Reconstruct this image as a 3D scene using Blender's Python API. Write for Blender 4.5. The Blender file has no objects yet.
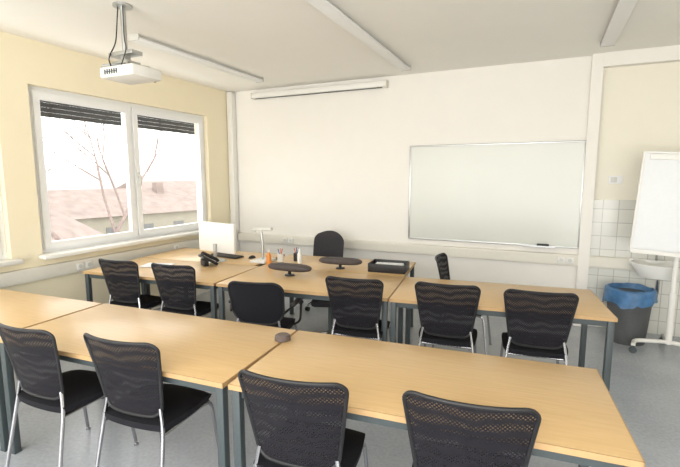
import bpy, bmesh, math, random
from mathutils import Vector, Matrix
random.seed(4)
scene=bpy.context.scene
scene.view_settings.view_transform='Standard'
COL=scene.collection
rad=math.radians

# ---------------------------------------------------------------- materials
def newmat(name):
    m=bpy.data.materials.new(name); m.use_nodes=True
    nt=m.node_tree; b=nt.nodes["Principled BSDF"]
    return m,nt,b
def simple(name,col,rough=.5,metal=0,var=.04,scale=30,bump=0,spec=.5):
    m,nt,b=newmat(name)
    tc=nt.nodes.new("ShaderNodeTexCoord"); n=nt.nodes.new("ShaderNodeTexNoise")
    n.inputs["Scale"].default_value=scale; n.inputs["Detail"].default_value=3
    nt.links.new(tc.outputs["Object"],n.inputs["Vector"])
    cr=nt.nodes.new("ShaderNodeValToRGB")
    cr.color_ramp.elements[0].position=.3; cr.color_ramp.elements[1].position=.7
    cr.color_ramp.elements[0].color=tuple(max(0,c*(1-var)) for c in col)+(1,)
    cr.color_ramp.elements[1].color=tuple(min(1,c*(1+var)) for c in col)+(1,)
    nt.links.new(n.outputs["Fac"],cr.inputs["Fac"]); nt.links.new(cr.outputs["Color"],b.inputs["Base Color"])
    b.inputs["Roughness"].default_value=rough; b.inputs["Metallic"].default_value=metal
    b.inputs["Specular IOR Level"].default_value=spec
    if bump:
        bp=nt.nodes.new("ShaderNodeBump"); bp.inputs["Strength"].default_value=bump; bp.inputs["Distance"].default_value=.01
        nt.links.new(n.outputs["Fac"],bp.inputs["Height"]); nt.links.new(bp.outputs["Normal"],b.inputs["Normal"])
    return m
M={}
M['wall_white']=simple("wall_white_paint",(.86,.835,.785),.85,var=.006,scale=6,spec=.2)
M['wall_yellow']=simple("wall_yellow_paint",(.88,.80,.60),.85,var=.006,scale=6,spec=.2)
M['wall_cream']=simple("wall_cream_paint",(.85,.81,.70),.85,var=.006,scale=6,spec=.2)
M['ceiling']=simple("ceiling_paint",(.89,.875,.83),.9,var=.006,scale=4,spec=.2)
M['trim']=simple("off_white_trim",(.76,.73,.65),.5,var=.01)
M['white_plastic']=simple("white_plastic",(.80,.79,.75),.4,var=.01)
M['frame_white']=simple("window_frame_white",(.86,.87,.87),.35,var=.01)
M['black_fabric']=simple("black_seat_fabric",(.012,.012,.016),.85,var=.4,scale=300,bump=.2,spec=.25)
M['grey_fabric']=simple("dark_grey_upholstery",(.045,.043,.047),.9,var=.3,scale=200,bump=.2,spec=.2)
M['black_plastic']=simple("black_plastic",(.012,.012,.014),.45,var=.1)
M['dark_pad']=simple("dark_grey_pad",(.065,.052,.050),.6,var=.1)
M['grey_metal']=simple("dark_grey_painted_steel",(.055,.07,.075),.45,var=.06,scale=60)
M['chrome']=simple("chrome",(.45,.45,.47),.22,1,var=.02)
M['alu']=simple("aluminium",(.55,.56,.56),.4,1,var=.03)
M['board']=simple("whiteboard_enamel",(.66,.675,.62),.22,var=.01,scale=2)
M['paper']=simple("paper_white",(.80,.82,.84),.6,var=.01)
M['edge']=simple("beech_edge_band",(.50,.32,.15),.5,var=.06,scale=12)
M['bin']=simple("bin_dark_grey_plastic",(.085,.088,.092),.55,var=.05)
M['bag']=simple("blue_bin_liner",(.06,.17,.35),.35,var=.3,scale=14,bump=.5)
M['ceramic']=simple("white_ceramic",(.80,.80,.77),.15,var=.01)
M['shutter']=simple("grey_roller_shutter",(.05,.05,.05),.6,var=.08)
M['roof']=simple("red_roof_tiles",(.255,.20,.18),.9,var=.16,scale=1.5)
M['render_y']=simple("pale_house_render",(.34,.31,.25),.9,var=.05,scale=1)
M['house_glass']=simple("dull_house_window_glass",(.16,.16,.16),.5)
M['grass']=simple("pale_winter_ground",(.24,.24,.21),.95,var=.15,scale=.2)
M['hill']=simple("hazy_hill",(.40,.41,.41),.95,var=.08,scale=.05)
M['bark']=simple("bare_tree_bark",(.22,.165,.15),.9,var=.2,scale=8)
M['red']=simple("red_plastic",(.5,.05,.03),.4)
M['orange']=simple("orange_plastic",(.7,.25,.04),.4)
M['blue']=simple("blue_plastic",(.05,.15,.45),.4)
M['puck']=simple("grey_brown_puck",(.13,.10,.09),.6)
M['screen']=simple("display_glass",(.02,.022,.025),.1)
M['switch']=simple("switch_grey_plastic",(.60,.60,.56),.4,var=.01)
def wood():
    m,nt,b=newmat("beech_laminate")
    tc=nt.nodes.new("ShaderNodeTexCoord"); mp=nt.nodes.new("ShaderNodeMapping")
    mp.inputs["Scale"].default_value=(1.2,22,22)
    n=nt.nodes.new("ShaderNodeTexNoise"); n.inputs["Scale"].default_value=4; n.inputs["Detail"].default_value=6
    cr=nt.nodes.new("ShaderNodeValToRGB")
    cr.color_ramp.elements[0].position=.25; cr.color_ramp.elements[1].position=.75
    cr.color_ramp.elements[0].color=(.62,.41,.19,1); cr.color_ramp.elements[1].color=(.71,.49,.245,1)
    nt.links.new(tc.outputs["Object"],mp.inputs["Vector"]); nt.links.new(mp.outputs["Vector"],n.inputs["Vector"])
    nt.links.new(n.outputs["Fac"],cr.inputs["Fac"]); nt.links.new(cr.outputs["Color"],b.inputs["Base Color"])
    b.inputs["Roughness"].default_value=.33
    return m
M['wood']=wood()
def floor_mat():
    m,nt,b=newmat("grey_linoleum")
    tc=nt.nodes.new("ShaderNodeTexCoord")
    n=nt.nodes.new("ShaderNodeTexNoise"); n.inputs["Scale"].default_value=45; n.inputs["Detail"].default_value=5
    n2=nt.nodes.new("ShaderNodeTexNoise"); n2.inputs["Scale"].default_value=2.2; n2.inputs["Detail"].default_value=3
    ad=nt.nodes.new("ShaderNodeMath"); ad.operation='ADD'
    ml=nt.nodes.new("ShaderNodeMath"); ml.operation='MULTIPLY'; ml.inputs[1].default_value=.5
    cr=nt.nodes.new("ShaderNodeValToRGB")
    cr.color_ramp.elements[0].position=.35; cr.color_ramp.elements[1].position=.65
    cr.color_ramp.elements[0].color=(.36,.39,.43,1); cr.color_ramp.elements[1].color=(.47,.50,.54,1)
    for q in (n,n2): nt.links.new(tc.outputs["Object"],q.inputs["Vector"])
    nt.links.new(n.outputs["Fac"],ad.inputs[0]); nt.links.new(n2.outputs["Fac"],ad.inputs[1])
    nt.links.new(ad.outputs[0],ml.inputs[0]); nt.links.new(ml.outputs[0],cr.inputs["Fac"])
    nt.links.new(cr.outputs["Color"],b.inputs["Base Color"])
    b.inputs["Roughness"].default_value=.25
    return m
M['floor']=floor_mat()
def tile_mat():
    m,nt,b=newmat("white_wall_tiles")
    tc=nt.nodes.new("ShaderNodeTexCoord"); sp=nt.nodes.new("ShaderNodeSeparateXYZ"); cb=nt.nodes.new("ShaderNodeCombineXYZ")
    br=nt.nodes.new("ShaderNodeTexBrick"); br.offset=0
    br.inputs["Scale"].default_value=1; br.inputs["Brick Width"].default_value=.15; br.inputs["Row Height"].default_value=.15
    br.inputs["Mortar Size"].default_value=.004; br.inputs["Mortar Smooth"].default_value=.1
    br.inputs["Color1"].default_value=(.72,.72,.67,1); br.inputs["Color2"].default_value=(.68,.68,.63,1); br.inputs["Mortar"].default_value=(.46,.46,.42,1)
    nt.links.new(tc.outputs["Object"],sp.inputs[0]); nt.links.new(sp.outputs["X"],cb.inputs["X"]); nt.links.new(sp.outputs["Z"],cb.inputs["Y"])
    nt.links.new(cb.outputs[0],br.inputs["Vector"]); nt.links.new(br.outputs["Color"],b.inputs["Base Color"])
    b.inputs["Roughness"].default_value=.2
    return m
M['tile']=tile_mat()
def mesh_mat():
    m,nt,b=newmat("black_net_fabric")
    b.inputs["Base Color"].default_value=(.009,.008,.012,1); b.inputs["Roughness"].default_value=.75; b.inputs["Specular IOR Level"].default_value=.3
    tc=nt.nodes.new("ShaderNodeTexCoord"); sp=nt.nodes.new("ShaderNodeSeparateXYZ")
    nt.links.new(tc.outputs["Object"],sp.inputs[0])
    def math_(op,a,bv):
        n=nt.nodes.new("ShaderNodeMath"); n.operation=op
        for i,v in enumerate((a,bv)):
            if v is None: continue
            if isinstance(v,(int,float)): n.inputs[i].default_value=v
            else: nt.links.new(v,n.inputs[i])
        return n.outputs[0]
    k=2*math.pi/.016
    sx=math_('SINE',math_('MULTIPLY',sp.outputs["X"],k),None)
    sz=math_('SINE',math_('MULTIPLY',sp.outputs["Z"],k),None)
    hole=math_('GREATER_THAN',math_('MULTIPLY',sx,sz),.30)
    nz=nt.nodes.new("ShaderNodeTexNoise"); nz.inputs["Scale"].default_value=9; nz.inputs["Detail"].default_value=1
    nt.links.new(tc.outputs["Object"],nz.inputs["Vector"])
    k2=2*math.pi/.05
    w=math_('SINE',math_('ADD',math_('MULTIPLY',sp.outputs["Z"],k2),math_('MULTIPLY',nz.outputs["Fac"],9.0)),None)
    band=math_('ADD',math_('MULTIPLY',w,.15),.165)
    fac=math_('MULTIPLY',hole,band)
    tr=nt.nodes.new("ShaderNodeBsdfTransparent"); mx=nt.nodes.new("ShaderNodeMixShader")
    nt.links.new(fac,mx.inputs[0]); nt.links.new(b.outputs[0],mx.inputs[1]); nt.links.new(tr.outputs[0],mx.inputs[2])
    nt.links.new(mx.outputs[0],nt.nodes["Material Output"].inputs["Surface"])
    return m
M['net']=mesh_mat()
def glass_mat():
    m,nt,b=newmat("window_glass")
    tr=nt.nodes.new("ShaderNodeBsdfTransparent"); tr.inputs[0].default_value=(.97,.98,.98,1)
    gl=nt.nodes.new("ShaderNodeBsdfGlossy"); gl.inputs["Roughness"].default_value=.02
    mx=nt.nodes.new("ShaderNodeMixShader"); mx.inputs[0].default_value=.04
    nt.links.new(tr.outputs[0],mx.inputs[1]); nt.links.new(gl.outputs[0],mx.inputs[2])
    nt.links.new(mx.outputs[0],nt.nodes["Material Output"].inputs["Surface"])
    return m
M['glass']=glass_mat()

# ---------------------------------------------------------------- mesh helpers
def bm_box(bm,c,s,rot=None,bev=0):
    r=bmesh.ops.create_cube(bm,size=1)
    vs=r['verts']
    bmesh.ops.scale(bm,vec=Vector(s),verts=vs)
    if bev:
        es=list({e for v in vs for e in v.link_edges})
        rr=bmesh.ops.bevel(bm,geom=es,offset=bev,segments=2,affect='EDGES',profile=.5)
        vs=list({v for f in rr['faces'] for v in f.verts}|{v for v in vs if v.is_valid})
        seen=set(vs); st=list(vs)
        while st:
            v=st.pop()
            for e in v.link_edges:
                o=e.other_vert(v)
                if o not in seen: seen.add(o); st.append(o)
        vs=list(seen)
    if rot: bmesh.ops.rotate(bm,cent=(0,0,0),matrix=rot,verts=vs)
    bmesh.ops.translate(bm,vec=Vector(c),verts=vs)
    return vs
def bm_cyl(bm,c,r1,r2,h,n=20,rot=None):
    r=bmesh.ops.create_cone(bm,cap_ends=True,segments=n,radius1=r1,radius2=r2,depth=h)
    if rot: bmesh.ops.rotate(bm,cent=(0,0,0),matrix=rot,verts=r['verts'])
    bmesh.ops.translate(bm,vec=Vector(c),verts=r['verts'])
    return r['verts']
def fillet(pts,r=.04,n=4):
    pts=[Vector(p) for p in pts]; out=[pts[0]]
    for i in range(1,len(pts)-1):
        a,b,c=pts[i-1],pts[i],pts[i+1]
        d1=min(r,(a-b).length*.45); d2=min(r,(c-b).length*.45)
        p=b+(a-b).normalized()*d1; q=b+(c-b).normalized()*d2
        for k in range(n+1):
            t=k/n; out.append(p*(1-t)**2+b*2*t*(1-t)+q*t*t)
    out.append(pts[-1]); return out
def bm_tube(bm,pts,r,n=8,closed=False):
    pts=[Vector(p) for p in pts]; N=len(pts); rings=[]
    up=Vector((0,0,1)); prev=None
    for i,p in enumerate(pts):
        if closed: t=(pts[(i+1)%N]-pts[i-1])
        else: t=(pts[min(i+1,N-1)]-pts[max(i-1,0)])
        t.normalize()
        if prev is None:
            a=up if abs(t.dot(up))<.9 else Vector((1,0,0))
            nrm=(a-t*a.dot(t)).normalized()
        else:
            nrm=(prev-t*prev.dot(t)).normalized()
        prev=nrm; bi=t.cross(nrm)
        rr=r[i] if isinstance(r,(list,tuple)) else r
        rings.append([bm.verts.new(p+(nrm*math.cos(2*math.pi*k/n)+bi*math.sin(2*math.pi*k/n))*rr) for k in range(n)])
    for i in range(N if closed else N-1):
        A=rings[i];B=rings[(i+1)%N]
        for k in range(n): bm.faces.new((A[k],A[(k+1)%n],B[(k+1)%n],B[k]))
    if not closed:
        bm.faces.new(rings[0][::-1]); bm.faces.new(rings[-1])
def obj_from(bm,name,mat,parent=None,smooth=True,extra=None):
    bmesh.ops.recalc_face_normals(bm,faces=bm.faces)
    me=bpy.data.meshes.new(name); bm.to_mesh(me); bm.free()
    me.materials.append(M[mat])
    if smooth:
        me.shade_smooth()
        try: me.set_sharp_from_angle(angle=rad(38))
        except Exception: pass
    o=bpy.data.objects.new(name,me); COL.objects.link(o)
    if parent: o.parent=parent
    return o
def box_obj(name,c,s,mat,parent=None,bev=0,rot=None):
    bm=bmesh.new(); bm_box(bm,c,s,rot,bev); return obj_from(bm,name,mat,parent)
def thing(name,loc,rotz,label,cat,group=None):
    e=bpy.data.objects.new(name,None); e.empty_display_size=.1; COL.objects.link(e)
    e.location=loc; e.rotation_euler=(0,0,rad(rotz)); e["label"]=label; e["category"]=cat
    if group: e["group"]=group
    return e
def copy_thing(src,loc,rotz,label=None):
    n=src.copy(); COL.objects.link(n); n.location=loc; n.rotation_euler=(0,0,rad(rotz))
    if label: n["label"]=label
    def rec(s,p):
        for c in list(s.children):
            k=c.copy(); COL.objects.link(k); k.parent=p; rec(c,k)
    rec(src,n); return n
def structure(o): o["kind"]="structure"; return o

# ---------------------------------------------------------------- room
XL=-4.5; YB=5.6; ZC=3.0; XR=3.2; YF=-2.6
structure(box_obj("floor",((XL+XR)/2,(YB+YF)/2,-.05),(XR-XL+.5,YB-YF+.5,.1),'floor'))
structure(box_obj("ceiling",((XL+XR)/2,(YB+YF)/2,ZC+.05),(XR-XL+.5,YB-YF+.5,.1),'ceiling'))
bm=bmesh.new()
bm_box(bm,((XL+.44)/2-.12,YB+.1,1.5),(.44-XL+.24,.2,3.0))
structure(obj_from(bm,"wall_back",'wall_white',smooth=False))
bm=bmesh.new(); bm_box(bm,((.44+XR)/2,YB+.12,1.5),(XR-.44,.2,3.0))
structure(obj_from(bm,"wall_sink_side",'wall_cream',smooth=False))
structure(box_obj("wall_right",(XR+.1,(YB+YF)/2,1.5),(.2,YB-YF,3.0),'wall_cream'))
WINS=[(2.62,5.06),(-.10,2.34),(-2.5,-.38)]; ZS=.92; ZT=2.58
bm=bmesh.new()
bm_box(bm,(XL-.13,(YB+YF)/2,ZS/2),(.26,YB-YF,ZS))
bm_box(bm,(XL-.13,(YB+YF)/2,(ZT+3)/2),(.26,YB-YF,3-ZT))
ys=[YB]
for a,b in WINS: ys+=[b,a]
ys.append(YF)
for i in range(0,len(ys),2):
    bm_box(bm,(XL-.13,(ys[i]+ys[i+1])/2,(ZS+ZT)/2),(.26,ys[i]-ys[i+1],ZT-ZS))
structure(obj_from(bm,"wall_left",'wall_yellow',smooth=False))
structure(box_obj("trim_1",(.445,YB-.035,1.5),(.11,.07,3.0),'wall_white'))
structure(box_obj("trim_2",((.5+XR)/2,YB-.03,2.93),(XR-.5,.10,.14),'wall_white'))
structure(box_obj("trim_3",(XL+.06,YB-.06,1.5),(.10,.10,2.98),'white_plastic',bev=.01))
structure(box_obj("trim_4",((.5+2.1)/2,YB+.005,.725),(1.6,.03,1.45),'tile'))
bm=bmesh.new()
bm_box(bm,((XL+.12+.95)/2,YB-.03,.755),(.95-XL-.12,.06,.13),bev=.006)
bm_box(bm,((XL+.12+.95)/2,YB-.062,.755),(.95-XL-.12,.006,.085))
structure(obj_from(bm,"trim_5",'trim'))
bm=bmesh.new()
bm_box(bm,(XL+.03,(YB+YF)/2,.76),(.06,YB-YF-.3,.13),bev=.006)
structure(obj_from(bm,"trim_6",'trim'))
structure(box_obj("baseboard_back",(XL/2+.2,YB-.008,.04),(.4-XL-.02,.016,.08),'trim'))
structure(box_obj("baseboard_left",(XL+.008,(YB+YF)/2,.04),(.016,YB-YF-.1,.08),'trim'))

def window(n,y0,y1):
    e=bpy.data.objects.new("window_%d"%n,None); COL.objects.link(e); e["kind"]="structure"
    X=XL-.10
    ym=(y0+y1)/2 if n>1 else 3.80
    bm=bmesh.new()
    bm_box(bm,(X,(y0+y1)/2,ZS+.035),(.07,y1-y0,.07))
    bm_box(bm,(X,(y0+y1)/2,ZT-.035),(.07,y1-y0,.07))
    for y in (y0+.035,y1-.035,ym): bm_box(bm,(X,y,(ZS+ZT)/2),(.064,.066,ZT-ZS-.12))
    obj_from(bm,"window_frame",'frame_white',e,smooth=False)
    for a,b in ((y0+.06,ym-.02),(ym+.02,y1-.06)):
        bm=bmesh.new(); z0=ZS+.05; z1=ZT-.05
        bm_box(bm,(X+.03,(a+b)/2,z0+.035),(.06,b-a,.07))
        bm_box(bm,(X+.03,(a+b)/2,z1-.035),(.06,b-a,.07))
        bm_box(bm,(X+.03,a+.033,(z0+z1)/2),(.056,.062,z1-z0-.13))
        bm_box(bm,(X+.03,b-.033,(z0+z1)/2),(.056,.062,z1-z0-.13))
        obj_from(bm,"sash",'frame_white',e,smooth=False)
        box_obj("glass_pane",(X+.02,(a+b)/2,(z0+z1)/2),(.006,b-a-.1,z1-z0-.1),'glass',e)
        bm=bmesh.new()
        for k in range(4):
            bm_box(bm,(X-.08,(a+b)/2,z1-.05-.048*k),(.014,b-a-.03,.046),bev=.003)
        obj_from(bm,"roller_shutter",'shutter',e)
    bm=bmesh.new(); bm_box(bm,(X+.068,ym+.05,1.72),(.02,.03,.07),bev=.004); bm_box(bm,(X+.09,ym+.05,1.67),(.03,.02,.13),bev=.005)
    obj_from(bm,"window_handle",'switch',e)
    bm=bmesh.new(); bm_box(bm,(XL+.015,(y0+y1)/2,ZS-.005),(.20,y1-y0+.08,.04),bev=.006)
    obj_from(bm,"window_sill",'white_plastic',e)
for i,(a,b) in enumerate(WINS): window(i+1,a,b)

# ---------------------------------------------------------------- outside
g=structure(box_obj("ground",(-110,20,-6.1),(200,260,.2),'grass'))
def house(loc,rot,L,W,He,Hr,label):
    e=thing("house",loc,rot,label,"house")
    box_obj("house_wall",(0,0,He/2),(W,L,He),'render_y',e)
    bm=bmesh.new()
    o=.5
    vs=[bm.verts.new(p) for p in ((-W/2-o,-L/2-o,He-.2),(W/2+o,-L/2-o,He-.2),(0,-L/2-o,Hr),(-W/2-o,L/2+o,He-.2),(W/2+o,L/2+o,He-.2),(0,L/2+o,Hr))]
    for f in ((0,1,2),(3,5,4),(0,2,5,3),(1,4,5,2),(0,3,4,1)): bm.faces.new([vs[i] for i in f])
    obj_from(bm,"roof",'roof',e,smooth=False)
    k=int(L/3)
    for i in range(k): box_obj("house_window",(W/2+.03,-L/2+1.5+i*3,He*.65),(.06,1.0,1.3),'house_glass',e)
    box_obj("chimney",(W*.1,L*.2,Hr-.1),(.7,.7,1.2),'roof',e)
house((-34,25,-6),-8,24,8,4.9,6.7,"long pale house with a red tiled roof")
house((-24,11.5,-6),25,8,7,4.2,6.0,"smaller pale house with a red gabled roof")
house((-46,48,-6),10,24,10,5.0,7.2,"distant pale house with a red roof")
bm=bmesh.new(); prev=None
for i in range(60):
    y=-60+i*5; zt=3.5+2.2*math.sin(i*.23)+1.1*math.sin(i*.9)
    a=bm.verts.new((-150,y,-6)); b=bm.verts.new((-165,y,zt)); 
    if prev: bm.faces.new((prev[0],a,b,prev[1]))
    prev=(a,b)
h=obj_from(bm,"hillside",'hill'); h["label"]="hazy low wooded hillside beyond the roofs"; h["category"]="hill"
bm=bmesh.new()
def branch(p,d,L,r,dep):
    q=p+d*L*.5+Vector((random.uniform(-1,1),random.uniform(-1,1),random.uniform(-.3,1)))*L*.06
    e=q+d*L*.5
    bm_tube(bm,[p,q,e],[r,r*.85,r*.7],5)
    if dep==0: return
    for k in range(3 if dep>1 else 4):
        a=Vector((random.uniform(-1,1),random.uniform(-1,1),random.uniform(-.35,.8)))
        nd=(d*.9+a*.85).normalized()
        branch(p.lerp(e,random.uniform(.45,1)) if k else e,nd,L*random.uniform(.62,.8),r*.58,dep-1)
branch(Vector((-13.0,9.3,-6)),Vector((0,.02,1)).normalized(),4.6,.15,6)
t=obj_from(bm,"tree",'bark'); t["label"]="bare winter tree with thin reddish branches"; t["category"]="tree"

# ---------------------------------------------------------------- tables
def table(name,loc,rot,L,D,label,H=.75):
    e=thing(name,(loc[0],loc[1],0),rot,label,"table","classroom tables")
    bm=bmesh.new(); bm_box(bm,(0,0,H-.014),(L,D,.024),bev=.002)
    obj_from(bm,"tabletop",'wood',e)
    bm=bmesh.new()
    for s in (-1,1):
        bm_box(bm,(s*(L/2-.001),0,H-.0145),(.006,D+.004,.025))
        bm_box(bm,(0,s*(D/2-.001),H-.0145),(L+.004,.006,.025))
    obj_from(bm,"edge_band",'edge',e)
    bm=bmesh.new(); i=.03
    for s in (-1,1):
        bm_box(bm,(0,s*(D/2-i-.01),H-.051),(L-.1,.025,.045))
        bm_box(bm,(s*(L/2-i-.01),0,H-.051),(.025,D-.1,.045))
    obj_from(bm,"table_frame",'grey_metal',e)
    for sx in (-1,1):
        for sy in (-1,1):
            bm=bmesh.new(); bm_box(bm,(sx*(L/2-i),sy*(D/2-i),(H-.027)/2+.004),(.042,.042,H-.035),bev=.004)
            bm_box(bm,(sx*(L/2-i),sy*(D/2-i),.006),(.044,.044,.012))
            obj_from(bm,"leg",'grey_metal',e)
    return e
LB="beech-topped table with grey square steel legs"
table("table",(-.495,1.963),5.2,1.64,.76,LB+", empty top")
table("table",(-2.14,1.827),4,1.62,.76,LB+", empty top")
table("table",(-3.66,1.715),4,1.38,.76,LB+" beside window wall")
table("table",(-.33,3.681),7,1.57,.80,LB)
table("table",(-1.90,3.488),7,1.57,.80,LB+", holding dark lamps")
table("table",(-3.48,3.311),6,1.57,.80,LB+", holding a monitor")
table("table",(-3.60,4.09),6,1.52,.75,LB+" in window corner")
table("table",(-1.995,4.265),7,1.55,.75,LB+" by swivel chair")

# ---------------------------------------------------------------- mesh chair
def back_outline(zb,zt,wb,wt,r,curve,lean,y0):
    def P(x,z):
        v=(z-zb)/(zt-zb)
        return Vector((x,y0-lean*v-.02*v*v+curve*(abs(x)/.24)**2.2,z))
    return P
def make_back(parent,zb=.50,zt=.918,wb=.178,wt=.234,r=.05,curve=.055,lean=.075,y0=-.20,mat='net',bow=.0):
    P=back_outline(zb,zt,wb,wt,r,curve,lean,y0)
    cols=[]; NU=28; NV=14
    for i in range(NU+1):
        u=-math.cos(math.pi*i/NU)
        def corner(u,w,rr):
            dx=abs(u)*w-(w-rr)
            return rr-math.sqrt(max(0,rr*rr-dx*dx)) if dx>0 else 0
        zt_u=zt-corner(u,wt,r)-bow*u*u; zb_u=zb+corner(u,wb,r*1.2)
        c=[]
        for j in range(NV+1):
            z=zb_u+(zt_u-zb_u)*j/NV; v=(z-zb)/(zt-zb)
            c.append(P(u*(wb+(wt-wb)*min(1,v*1.08)),z))
        cols.append(c)
    bm=bmesh.new(); V=[[bm.verts.new(p) for p in c] for c in cols]
    for i in range(NU):
        for j in range(NV): bm.faces.new((V[i][j],V[i+1][j],V[i+1][j+1],V[i][j+1]))
    bmesh.ops.remove_doubles(bm,verts=bm.verts,dist=.0008)
    net=obj_from(bm,"backrest",mat,parent)
    loop=[c[-1] for c in cols]+[cols[-1][j] for j in range(NV-1,0,-1)]+[c[0] for c in reversed(cols)]+[cols[0][j] for j in range(1,NV)]
    lp=[loop[0]]
    for p in loop[1:]:
        if (p-lp[-1]).length>.004: lp.append(p)
    if (lp[0]-lp[-1]).length<.004: lp.pop()
    bm=bmesh.new(); bm_tube(bm,lp,.0085,8,closed=True)
    obj_from(bm,"backrest_rim",'black_plastic',net)
    return net
def chair_parts(e,arms=False):
    bm=bmesh.new(); N=12; top=[];bot=[]
    def sh(u,v):
        x=u*.225; y=v*.215
        k=1-.10*(u*u)*(v*v)
        z=.468+.012*(1-u**4)*(1-v**4)-.02*max(0,v)**3
        return x*k,y*k,z
    for i in range(N+1):
        rt=[];rb=[]
        for j in range(N+1):
            u=-1+2*i/N; v=-1+2*j/N
            x,y,z=sh(u,v); rt.append(bm.verts.new((x,y,z))); rb.append(bm.verts.new((x*.97,y*.97,.430)))
        top.append(rt);bot.append(rb)
    for i in range(N):
        for j in range(N):
            bm.faces.new((top[i][j],top[i+1][j],top[i+1][j+1],top[i][j+1]))
            bm.faces.new((bot[i][j],bot[i][j+1],bot[i+1][j+1],bot[i+1][j]))
    for j in range(N):
        for i0 in (0,N):
            bm.faces.new((top[i0][j],top[i0][j+1],bot[i0][j+1],bot[i0][j]))
            bm.faces.new((top[j][i0],top[j+1][i0],bot[j+1][i0],bot[j][i0]))
    obj_from(bm,"seat",'black_fabric',e)
    if arms: make_back(e,zb=.52,zt=.88,wb=.21,wt=.235,r=.09,mat='black_fabric')
    else: make_back(e)
    bm=bmesh.new()
    for s in (-1,1):
        bm_tube(bm,[(s*.195,-.19,.418),(s*.195,.17,.418)],.010)
    for y in (-.16,.14): bm_tube(bm,[(-.195,y,.414),(.195,y,.414)],.009)
    obj_from(bm,"seat_frame",'chrome',e)
    for s in (-1,1):
        bm=bmesh.new()
        bm_tube(bm,fillet([(s*.195,.10,.418),(s*.200,.185,.412),(s*.222,.235,.012)],.05),.0105)
        bm_cyl(bm,(s*.222,.235,.008),.014,.014,.016,10)
        obj_from(bm,"leg",'chrome',e)
        bm=bmesh.new()
        bm_tube(bm,fillet([(s*.175,-.180,.55),(s*.195,-.19,.44),(s*.225,-.275,.012)],.05),.0105)
        bm_cyl(bm,(s*.225,-.275,.008),.014,.014,.016,10)
        obj_from(bm,"leg",'chrome',e)
    if arms:
        for s in (-1,1):
            bm=bmesh.new()
            bm_tube(bm,fillet([(s*.20,.12,.42),(s*.265,.13,.45),(s*.27,.14,.64),(s*.265,-.12,.65),(s*.225,-.20,.62)],.05),.010)
            bm_box(bm,(s*.268,.0,.662),(.045,.24,.025),bev=.01)
            obj_from(bm,"armrest",'black_plastic',e)
CL="black mesh-back visitor chair with padded seat and chrome legs"
def place(topx,topy,a,off=.265):
    topy-=.035
    return (topx-math.sin(rad(a))*off,topy+math.cos(rad(a))*off,0)
base=thing("chair",place(-.87,1.415,8),8,CL,"chair","mesh-back chairs")
chair_parts(base)
for (x,y,a) in ((-.20,1.53,7),(-1.85,1.41,5),(-2.48,1.32,2),(.02,3.25,7),(-.61,3.19,6),(-1.31,3.07,6),(-3.00,2.86,6),(-3.64,2.80,5)):
    copy_thing(base,place(x,y,a),a)
copy_thing(base,(-.64,4.28,0),-88,"black mesh-back chair turned sideways beyond a table")
ac=thing("armchair",place(-2.03,2.77,14),14,"black visitor chair with armrests and solid padded back","chair")
chair_parts(ac,True)

# ---------------------------------------------------------------- swivel chairs
def swivel(name,loc,rot,label,seat_z,backrest=True):
    e=thing(name,loc,rot,label,"office chair")
    for k in range(5):
        a=2*math.pi*k/5+.3; d=Vector((math.cos(a),math.sin(a),0))
        bm=bmesh.new(); bm_tube(bm,[d*.03+Vector((0,0,.11)),d*.26+Vector((0,0,.075))],[.022,.014],8)
        sp=obj_from(bm,"base_spoke",'chrome',e)
        bm=bmesh.new(); t=Vector((-d.y,d.x,0))
        for s in (-1,1):
            bm_cyl(bm,d*.27+t*s*.014+Vector((0,0,.029)),.028,.028,.016,14,Vector((0,0,1)).rotation_difference(t).to_matrix())
        bm_tube(bm,[d*.27-t*.015+Vector((0,0,.03)),d*.27+t*.015+Vector((0,0,.03))],.008)
        obj_from(bm,"castor",'black_plastic',sp)
    bm=bmesh.new(); bm_cyl(bm,(0,0,(seat_z+.08)/2),.024,.024,seat_z-.10,14); bm_cyl(bm,(0,0,.11),.04,.035,.06,14); bm_box(bm,(0,0,seat_z-.07),(.18,.2,.03),bev=.008)
    obj_from(bm,"gas_column",'grey_metal',e)
    bm=bmesh.new(); bm_box(bm,(0,0,seat_z-.03),(.46 if backrest else .36,.44 if backrest else .36,.075),bev=.033)
    obj_from(bm,"seat",'grey_fabric',e)
    if backrest:
        bm=bmesh.new()
        NU=14;NV=14
        def pt(u,v,side):
            z=seat_z+.08+.44*v; w=.245
            rr=1-.22*max(0,(v-.7)/.3)**2.5-.10*max(0,(.2-v)/.2)**2
            edge=(1-abs(u)**4)*(1-abs(2*v-1)**6)
            return Vector((u*w*rr,-.22+.05*u*u-.05*v+side*.028*edge,z-.05*u*u*max(0,(v-.5)*2)))
        for side in (-1,1):
            V=[[bm.verts.new(pt(-1+2*i/NU,j/NV,side)) for j in range(NV+1)] for i in range(NU+1)]
            for i in range(NU):
                for j in range(NV): bm.faces.new((V[i][j],V[i+1][j],V[i+1][j+1],V[i][j+1]))
        bmesh.ops.remove_doubles(bm,verts=bm.verts,dist=.0005)
        obj_from(bm,"backrest",'grey_fabric',e)
        bm=bmesh.new(); bm_tube(bm,fillet([(0,-.05,seat_z-.07),(0,-.27,seat_z-.07),(0,-.27,seat_z+.25)],.06),.018)
        obj_from(bm,"back_support",'black_plastic',e)
    return e
swivel("office_chair",(-2.62,4.98,0),172,"dark grey upholstered swivel chair behind the desks",.46)
swivel("swivel_stool",(-1.90,3.84,0),20,"black swivel stool with chrome star base under table",.50,False)

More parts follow.
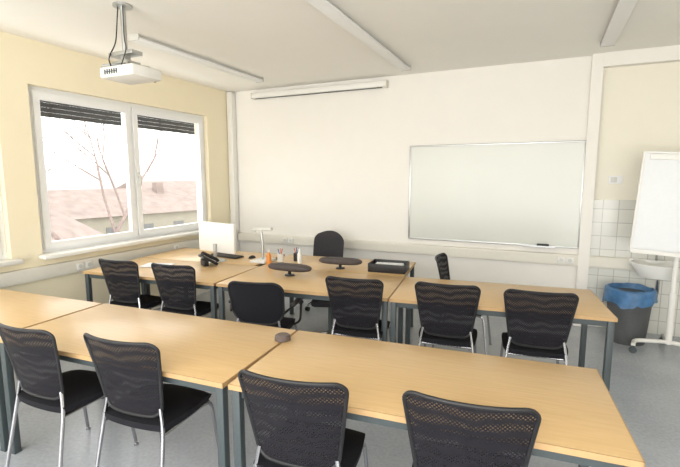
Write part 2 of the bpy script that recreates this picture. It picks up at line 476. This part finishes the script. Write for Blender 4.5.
# ---------------------------------------------------------------- back wall furniture
wb=thing("whiteboard",(-.605,YB-.005,.89),0,"large wall-mounted whiteboard with aluminium frame","whiteboard")
W=2.0;H=1.21
box_obj("writing_surface",(0,-.012,H/2),(W-.03,.016,H-.03),'board',wb)
bm=bmesh.new()
for s in (-1,1): bm_box(bm,(s*(W/2-.009),-.015,H/2),(.02,.028,H-.02),bev=.003)
for z in (.009,H-.009): bm_box(bm,(0,-.015,z),(W,.03,.02),bev=.004)
obj_from(bm,"board_frame",'alu',wb)
bm=bmesh.new(); bm_box(bm,(.58,-.05,.0),(.34,.07,.010),bev=.002); bm_box(bm,(.58,-.084,.008),(.34,.004,.018))
obj_from(bm,"pen_tray",'alu',wb)
er=box_obj("board_eraser",(.02,YB-.06,.913),(.13,.045,.03),'black_plastic',bev=.006)
er["label"]="black whiteboard eraser lying on the pen tray"; er["category"]="eraser"

sc=thing("projection_screen",(-2.98,YB-.055,2.90),0,"rolled-up projection screen in a white housing","projector screen")
bm=bmesh.new(); bm_box(bm,(0,0,0),(2.10,.09,.08),bev=.02); obj_from(bm,"screen_housing",'white_plastic',sc)
bm=bmesh.new()
bm_tube(bm,[(-1.0,-.01,-.044),(1.0,-.01,-.044)],.007); obj_from(bm,"pull_bar",'grey_metal',sc)
for s in (-1,1): box_obj("end_cap",(s*1.055,0,0),(.02,.10,.09),'trim',sc,bev=.004)
for s in (-1,1): box_obj("wall_bracket",(s*.8,.04,.0),(.05,.03,.06),'trim',sc)

def socket(loc,rot,label="white power socket on the cable trunking"):
    e=thing("power_socket",loc,rot,label,"power socket","sockets on the trunking")
    bm=bmesh.new(); bm_box(bm,(0,-.006,0),(.075,.012,.075),bev=.004); obj_from(bm,"socket_plate",'white_plastic',e)
    bm=bmesh.new(); bm_cyl(bm,(0,-.0125,0),.021,.021,.003,18,Matrix.Rotation(math.pi/2,3,'X')); obj_from(bm,"socket_opening",'switch',e)
    return e
s0=socket((.22,YB-.066,.755),0)
for x in (.31,-3.5,-3.4): copy_thing(s0,(x,YB-.066,.755),0)
for y in (2.95,3.05,4.3): copy_thing(s0,(XL+.061,y,.76),90)
sw=thing("light_switch",(.70,YB+.02,1.67),0,"small white wall switch above the tiles","light switch")
bm=bmesh.new(); bm_box(bm,(0,-.015,0),(.13,.03,.085),bev=.004); obj_from(bm,"switch_plate",'frame_white',sw)
box_obj("rocker",(-.02,-.033,0),(.06,.006,.055),'switch',sw,bev=.002)

# washbasin
sk=thing("washbasin",(1.12,YB-.01,.82),0,"white ceramic washbasin on the tiled wall","sink")
bm=bmesh.new(); n=24; rings=[]
prof=[(.06,-.17,.6),(.7,-.14,.8),(.95,-.04,1),(1,.0,1),(.92,.005,1),(.86,-.02,1),(.6,-.10,1),(.05,-.115,1)]
for (s,z,_) in prof:
    rings.append([bm.verts.new((.26*s*math.cos(2*math.pi*k/n),-.23+.215*s*math.sin(2*math.pi*k/n),z)) for k in range(n)])
for a,b in zip(rings,rings[1:]):
    for k in range(n): bm.faces.new((a[k],a[(k+1)%n],b[(k+1)%n],b[k]))
bm.faces.new(rings[0]); bm.faces.new(rings[-1])
bm_box(bm,(0,-.03,-.03),(.50,.06,.07),bev=.015)
obj_from(bm,"basin",'ceramic',sk)
bm=bmesh.new(); bm_tube(bm,fillet([(0,-.05,.0),(0,-.05,.11),(0,-.20,.12),(0,-.20,.09)],.04),.012); bm_box(bm,(0,-.05,.13),(.03,.06,.015),bev=.004)
obj_from(bm,"faucet",'chrome',sk)
bm=bmesh.new(); bm_tube(bm,fillet([(0,-.2,-.16),(0,-.2,-.33),(0,-.0,-.33)],.05),.018); obj_from(bm,"drain_pipe",'chrome',sk)

# waste bin
bn=thing("waste_bin",(.86,5.24,0),0,"dark grey waste bin with a blue bag liner","trash can")
bm=bmesh.new(); bm_cyl(bm,(0,0,.26),.165,.205,.52,28)
obj_from(bm,"bin_body",'bin',bn)
bm=bmesh.new(); rings=[]; n=40
lobes=[random.uniform(-.05,.03) for _ in range(n)]
lobes=[(lobes[k]+lobes[k-1]+lobes[(k+1)%n])/2 for k in range(n)]
for (r,z,j,dz) in ((.232,.43,.012,1),(.232,.47,.014,.5),(.232,.525,.008,0),(.226,.56,.006,.12),(.20,.575,.008,.2),(.185,.53,.01,0),(.16,.46,.012,0),(.01,.44,0,0)):
    rings.append([bm.verts.new(((r+random.uniform(-j,j))*math.cos(2*math.pi*k/n),(r+random.uniform(-j,j))*math.sin(2*math.pi*k/n),z+lobes[k]*dz+random.uniform(-j,j)*.5)) for k in range(n)])
for a,b in zip(rings,rings[1:]):
    for k in range(n): bm.faces.new((a[k],a[(k+1)%n],b[(k+1)%n],b[k]))
bm.faces.new(rings[-1]); obj_from(bm,"bin_liner",'bag',bn)

# flip chart
fc=thing("flip_chart",(1.17,4.98,0),-3,"white mobile flip chart board on a wheeled stand","flip chart")
roll=Matrix.Rotation(rad(3),3,'Y')
def fixb(bm):
    bmesh.ops.translate(bm,vec=(0,0,-.47),verts=bm.verts)
    bmesh.ops.rotate(bm,cent=(0,0,0),matrix=roll,verts=bm.verts)
    bmesh.ops.translate(bm,vec=(0,0,1.445),verts=bm.verts)
bm=bmesh.new(); bm_box(bm,(0,0,.47),(.72,.02,.94),bev=.004)
fixb(bm)
obj_from(bm,"board_panel",'paper',fc)
bm=bmesh.new()
for s in (-1,1): bm_box(bm,(s*.355,0,.47),(.02,.035,.96),bev=.004)
bm_box(bm,(0,0,.94),(.72,.033,.02),bev=.004); bm_box(bm,(0,-.03,-.005),(.72,.09,.018),bev=.004); bm_box(bm,(0,-.075,.01),(.72,.006,.03))
bm_box(bm,(0,-.022,.90),(.62,.02,.05),bev=.004)
fixb(bm)
obj_from(bm,"board_frame",'white_plastic',fc)
bm=bmesh.new(); bm_tube(bm,[(0,.05,.10),(0,.05,1.3)],.022,12); bm_tube(bm,[(0,.05,.09),(0,.05,.6)],.03,12)
obj_from(bm,"stand_column",'white_plastic',fc)
bm=bmesh.new()
bm_tube(bm,fillet([(-.30,-.12,.085),(-.28,.02,.09),(0,.05,.11),(.28,.02,.09),(.30,-.12,.085)],.08),.02,10)
bm_tube(bm,[(0,.05,.11),(0,.32,.085)],.02,10)
obj_from(bm,"stand_base",'white_plastic',fc)
for x,y in ((-.30,-.12),(.30,-.12),(0,.32)):
    bm=bmesh.new(); bm_cyl(bm,(x,y,.034),.033,.033,.022,16,Matrix.Rotation(math.pi/2,3,'X')); bm_box(bm,(x,y+.005,.06),(.03,.03,.03),bev=.004)
    obj_from(bm,"castor",'grey_metal',fc)

# ---------------------------------------------------------------- ceiling lamps
def lamp(x,y0,y1,label):
    e=thing("ceiling_light",(x,(y0+y1)/2,ZC),0,label,"ceiling light","fluorescent strip lights"); L=y1-y0
    bm=bmesh.new(); bm_box(bm,(0,0,-.014),(.07,L,.028),bev=.003); obj_from(bm,"lamp_body",'switch',e)
    bm=bmesh.new(); bm_box(bm,(0,0,-.040),(.12,L-.03,.024),bev=.008); obj_from(bm,"diffuser",'frame_white',e)
    for s in (-1,1): box_obj("end_cap",(0,s*(L/2-.006),-.027),(.124,.014,.052),'switch',e,bev=.003)
LL="unlit white fluorescent strip light mounted on the ceiling"
lamp(-3.5,3.0,4.98,LL); lamp(-1.56,2.2,5.19,LL); lamp(.475,2.1,5.07,LL)

# projector
pj=thing("projector",(-2.97,2.48,2.44),0,"white projector hanging from a ceiling mount pole","projector")
bm=bmesh.new(); bm_box(bm,(.03,0,.045),(.36,.28,.085),bev=.02); obj_from(bm,"projector_body",'white_plastic',pj)
bm=bmesh.new(); bm_cyl(bm,(.10,.15,.045),.035,.032,.03,20,Matrix.Rotation(math.pi/2,3,'X')); obj_from(bm,"lens",'screen',pj)
bm=bmesh.new()
for k in range(6): bm_box(bm,(-.08+.025*k,-.141,.045),(.012,.004,.035))
bm_box(bm,(-.0175,-.1405,.045),(.13,.003,.006))
obj_from(bm,"vent_grille",'grey_metal',pj)
bm=bmesh.new()
for k in range(7): bm_box(bm,(-.151,-.09+.03*k,.045),(.004,.014,.04))
bm_box(bm,(-.1505,0,.045),(.003,.19,.006))
obj_from(bm,"vent_grille",'grey_metal',pj)
bm=bmesh.new()
bm_tube(bm,[(-.02,0,.16),(-.02,0,.556)],.020,12); bm_cyl(bm,(-.02,0,.552),.07,.07,.014,20)
obj_from(bm,"mount_pole",'alu',pj)
bm=bmesh.new(); bm_box(bm,(-.02,0,.20),(.26,.10,.03),bev=.004); bm_box(bm,(-.02,0,.13),(.18,.12,.02),bev=.004); bm_box(bm,(-.02,0,.165),(.05,.05,.06))
for s in (-1,1):
    for q in (-1,1): bm_tube(bm,[(-.02,0,.13),(-.02+s*.13,q*.10,.11),(-.02+s*.14,q*.11,.085)],.009)
obj_from(bm,"mount_bracket",'alu',pj)
bm=bmesh.new()
bm_tube(bm,fillet([(-.06,-.10,.09),(-.14,-.06,.17),(-.08,-.03,.28),(-.045,-.02,.555)],.05),.005,6)
obj_from(bm,"cable",'black_plastic',pj)
bm=bmesh.new()
bm_tube(bm,fillet([(.05,-.10,.09),(.07,-.06,.22),(.0,-.02,.30),(.005,-.02,.555)],.05),.004,6)
obj_from(bm,"cable",'black_plastic',pj)

# ---------------------------------------------------------------- desk objects
TZ=.7505
mo=thing("computer_monitor",(-3.34,3.84,TZ),172,"white flat monitor seen from its rear on a stand","monitor")
bm=bmesh.new(); bm_box(bm,(0,0,.27),(.58,.035,.34),bev=.012); obj_from(bm,"monitor_housing",'white_plastic',mo)
box_obj("display",(0,-.0185,.28),(.53,.003,.29),'screen',mo)
bm=bmesh.new(); bm_tube(bm,[(0,.03,.012),(0,.03,.20)],.02,12); obj_from(bm,"stand_neck",'alu',mo)
bm=bmesh.new(); bm_cyl(bm,(0,.02,.008),.11,.10,.016,28); obj_from(bm,"stand_foot",'alu',mo)

kb=thing("keyboard",(-3.42,4.10,TZ),172,"black computer keyboard behind the monitor","keyboard")
bm=bmesh.new(); bm_box(bm,(0,0,.009),(.43,.14,.016),bev=.004); obj_from(bm,"keyboard_body",'black_plastic',kb)
bm=bmesh.new()
for i in range(15):
    for j in range(5): bm_box(bm,(-.195+.028*i,-.05+.025*j,.0195),(.022,.019,.006))
obj_from(bm,"keys",'dark_pad',kb)

ph=thing("telephone",(-3.26,3.60,TZ+.006),150,"black desk telephone with raised handset","telephone")
bm=bmesh.new(); bm_box(bm,(0,0,.055),(.19,.18,.03),Matrix.Rotation(rad(32),3,'X'),.008); bm_box(bm,(0,.04,.03),(.14,.05,.07),bev=.006); obj_from(bm,"phone_body",'black_plastic',ph)
bm=bmesh.new(); bm_tube(bm,fillet([(-.06,.085,.115),(-.06,.08,.15),(-.06,-.08,.052),(-.06,-.085,.035)],.02),.018); obj_from(bm,"handset",'black_plastic',ph)
bm=bmesh.new()
for i in range(3):
    for j in range(4): bm_box(bm,(.0+.03*i,-.05+.025*j,.046+.0155*j),(.018,.012,.006))
obj_from(bm,"keypad",'switch',ph)

dc=thing("document_camera",(-2.84,4.02,TZ),0,"white document camera with a bent arm","document camera")
bm=bmesh.new(); bm_box(bm,(0,0,.014),(.20,.24,.028),bev=.008); obj_from(bm,"camera_base",'white_plastic',dc)
bm=bmesh.new(); bm_tube(bm,fillet([(.0,0,.02),(.0,0,.20),(-.02,0,.36)],.08),.015,10); obj_from(bm,"camera_arm",'alu',dc)
bm=bmesh.new(); bm_box(bm,(.01,-.02,.372),(.27,.05,.036),Matrix.Rotation(rad(-4),3,'Y'),.008); bm_cyl(bm,(-.10,-.02,.345),.02,.02,.03,14); obj_from(bm,"camera_head",'switch',dc)

def padlamp(loc,rot,label):
    e=thing("desk_lamp",loc,rot,label,"lamp","dark low desk lamps")
    bm=bmesh.new()
    vs=bmesh.ops.create_uvsphere(bm,u_segments=32,v_segments=16,radius=1)['verts']
    for v in vs:
        x,y,z=v.co
        q=math.hypot(x,y) or 1e-6
        c,s_=x/q,y/q
        # stadium outline with softly domed top and bottom
        rr=q**.5
        px=math.copysign(abs(c)**.35,c)*.235*rr; py=math.copysign(abs(s_)**.9,s_)*.055*rr
        v.co=Vector((px,py,.080+math.copysign(abs(z)**.8,z)*.036))
    obj_from(bm,"lamp_shade",'dark_pad',e)
    bm=bmesh.new(); bm_tube(bm,[(0,0,.01),(0,0,.06)],.016,10); obj_from(bm,"pole",'black_plastic',e)
    bm=bmesh.new(); bm_cyl(bm,(0,0,.005),.05,.045,.010,24); obj_from(bm,"base",'black_plastic',e)
padlamp((-2.20,3.55,TZ),3,"low dark lamp with elongated padded-looking head")
padlamp((-1.89,4.05,TZ),8,"low dark lamp with elongated head near tray")

tr=thing("document_tray",(-1.40,4.18,TZ),6,"dark document tray holding stacked papers","document tray")
bm=bmesh.new(); w,d,hh=.37,.26,.085
bm_box(bm,(0,0,.004),(w,d,.008)); 
for s in (-1,1): bm_box(bm,(s*w/2,0,hh/2),(.008,d,hh),bev=.002); bm_box(bm,(0,s*d/2,hh/2),(w,.008,hh),bev=.002)
obj_from(bm,"tray_body",'black_plastic',tr)
st=thing("paper_stack",(-1.40,4.18,TZ+.008),8,"stack of white paper sheets inside the tray","paper")
bm=bmesh.new()
for k in range(6): bm_box(bm,(random.uniform(-.006,.006),random.uniform(-.006,.006),.005+.009*k),(.28,.20,.008),Matrix.Rotation(rad(random.uniform(-2,2)),3,'Z'))
obj_from(bm,"sheets",'paper',st)

def cup(loc,mat,label,pens):
    e=thing("pen_cup",loc,0,label,"pen holder")
    bm=bmesh.new(); bm_tube(bm,[(0,0,0),(0,0,.09)],.035,18); obj_from(bm,"cup",mat,e)
    for i,m in enumerate(pens):
        a=i*2.1; bm=bmesh.new(); bm_tube(bm,[(.012*math.cos(a),.012*math.sin(a),.085),(.028*math.cos(a),.028*math.sin(a),.15)],.005,6); obj_from(bm,"pen",m,e)
cup((-2.66,4.10,TZ),'white_plastic',"white cup full of coloured pens",['red','orange','blue'])
cup((-2.52,4.22,TZ),'black_plastic',"black cup with pens",['blue','black_plastic','red'])
def bottle(loc,mat,label):
    e=thing("bottle",loc,0,label,"bottle")
    bm=bmesh.new(); bm_tube(bm,[(0,0,0),(0,0,.10),(0,0,.12),(0,0,.14)],[.028,.028,.016,.012],16); obj_from(bm,"bottle_body",mat,e)
    bm=bmesh.new(); bm_cyl(bm,(0,0,.15),.014,.014,.022,14); obj_from(bm,"cap",'white_plastic',e)
bottle((-2.68,3.90,TZ),'orange',"small orange bottle with white cap")
bottle((-2.42,4.12,TZ),'white_plastic',"small white bottle with white cap")
ms=thing("computer_mouse",(-3.08,4.14,TZ),170,"black computer mouse beside the keyboard","mouse")
bm=bmesh.new(); vs=bmesh.ops.create_uvsphere(bm,u_segments=16,v_segments=10,radius=1)['verts']
for v in vs: v.co=Vector((v.co.x*.03,v.co.y*.052,max(0,v.co.z)*.034))
obj_from(bm,"mouse_body",'black_plastic',ms)
bk=thing("notebook",(-3.75,3.35,TZ),20,"open white papers lying on the table","papers")
bm=bmesh.new(); bm_box(bm,(0,0,.003),(.30,.21,.006)); obj_from(bm,"pages",'paper',bk)
pk=thing("microphone_puck",(-1.35,2.09,TZ),0,"flat round grey-brown puck on the table seam","puck")
bm=bmesh.new(); bm_cyl(bm,(0,0,.012),.048,.045,.024,32); bm_cyl(bm,(0,0,.027),.04,.036,.006,32); obj_from(bm,"puck_body",'puck',pk)

# ---------------------------------------------------------------- light
w=bpy.data.worlds.new("overcast_sky"); scene.world=w; w.use_nodes=True
bg=w.node_tree.nodes["Background"]; bg.inputs[0].default_value=(1.0,.985,.955,1); bg.inputs[1].default_value=4.0
def area(name,loc,rot,sx,sy,p,col=(1,.975,.94)):
    l=bpy.data.lights.new(name,'AREA'); l.shape='RECTANGLE'; l.size=sx; l.size_y=sy; l.energy=p; l.color=col
    o=bpy.data.objects.new(name,l); COL.objects.link(o); o.location=loc; o.rotation_euler=rot
area("rear_fill_light",(-.6,YF+.1,1.6),(rad(90),0,0),6.5,2.6,140)  # added fill lamp behind the camera, brightens the room from its open rear

cam=bpy.data.cameras.new("camera"); co=bpy.data.objects.new("camera",cam); COL.objects.link(co)
cam.sensor_width=36; cam.lens=435/680*36; cam.clip_end=600
co.location=(0,0,1.70); co.rotation_euler=(rad(90)-math.atan(56.5/435),0,rad(25.05))
scene.camera=co
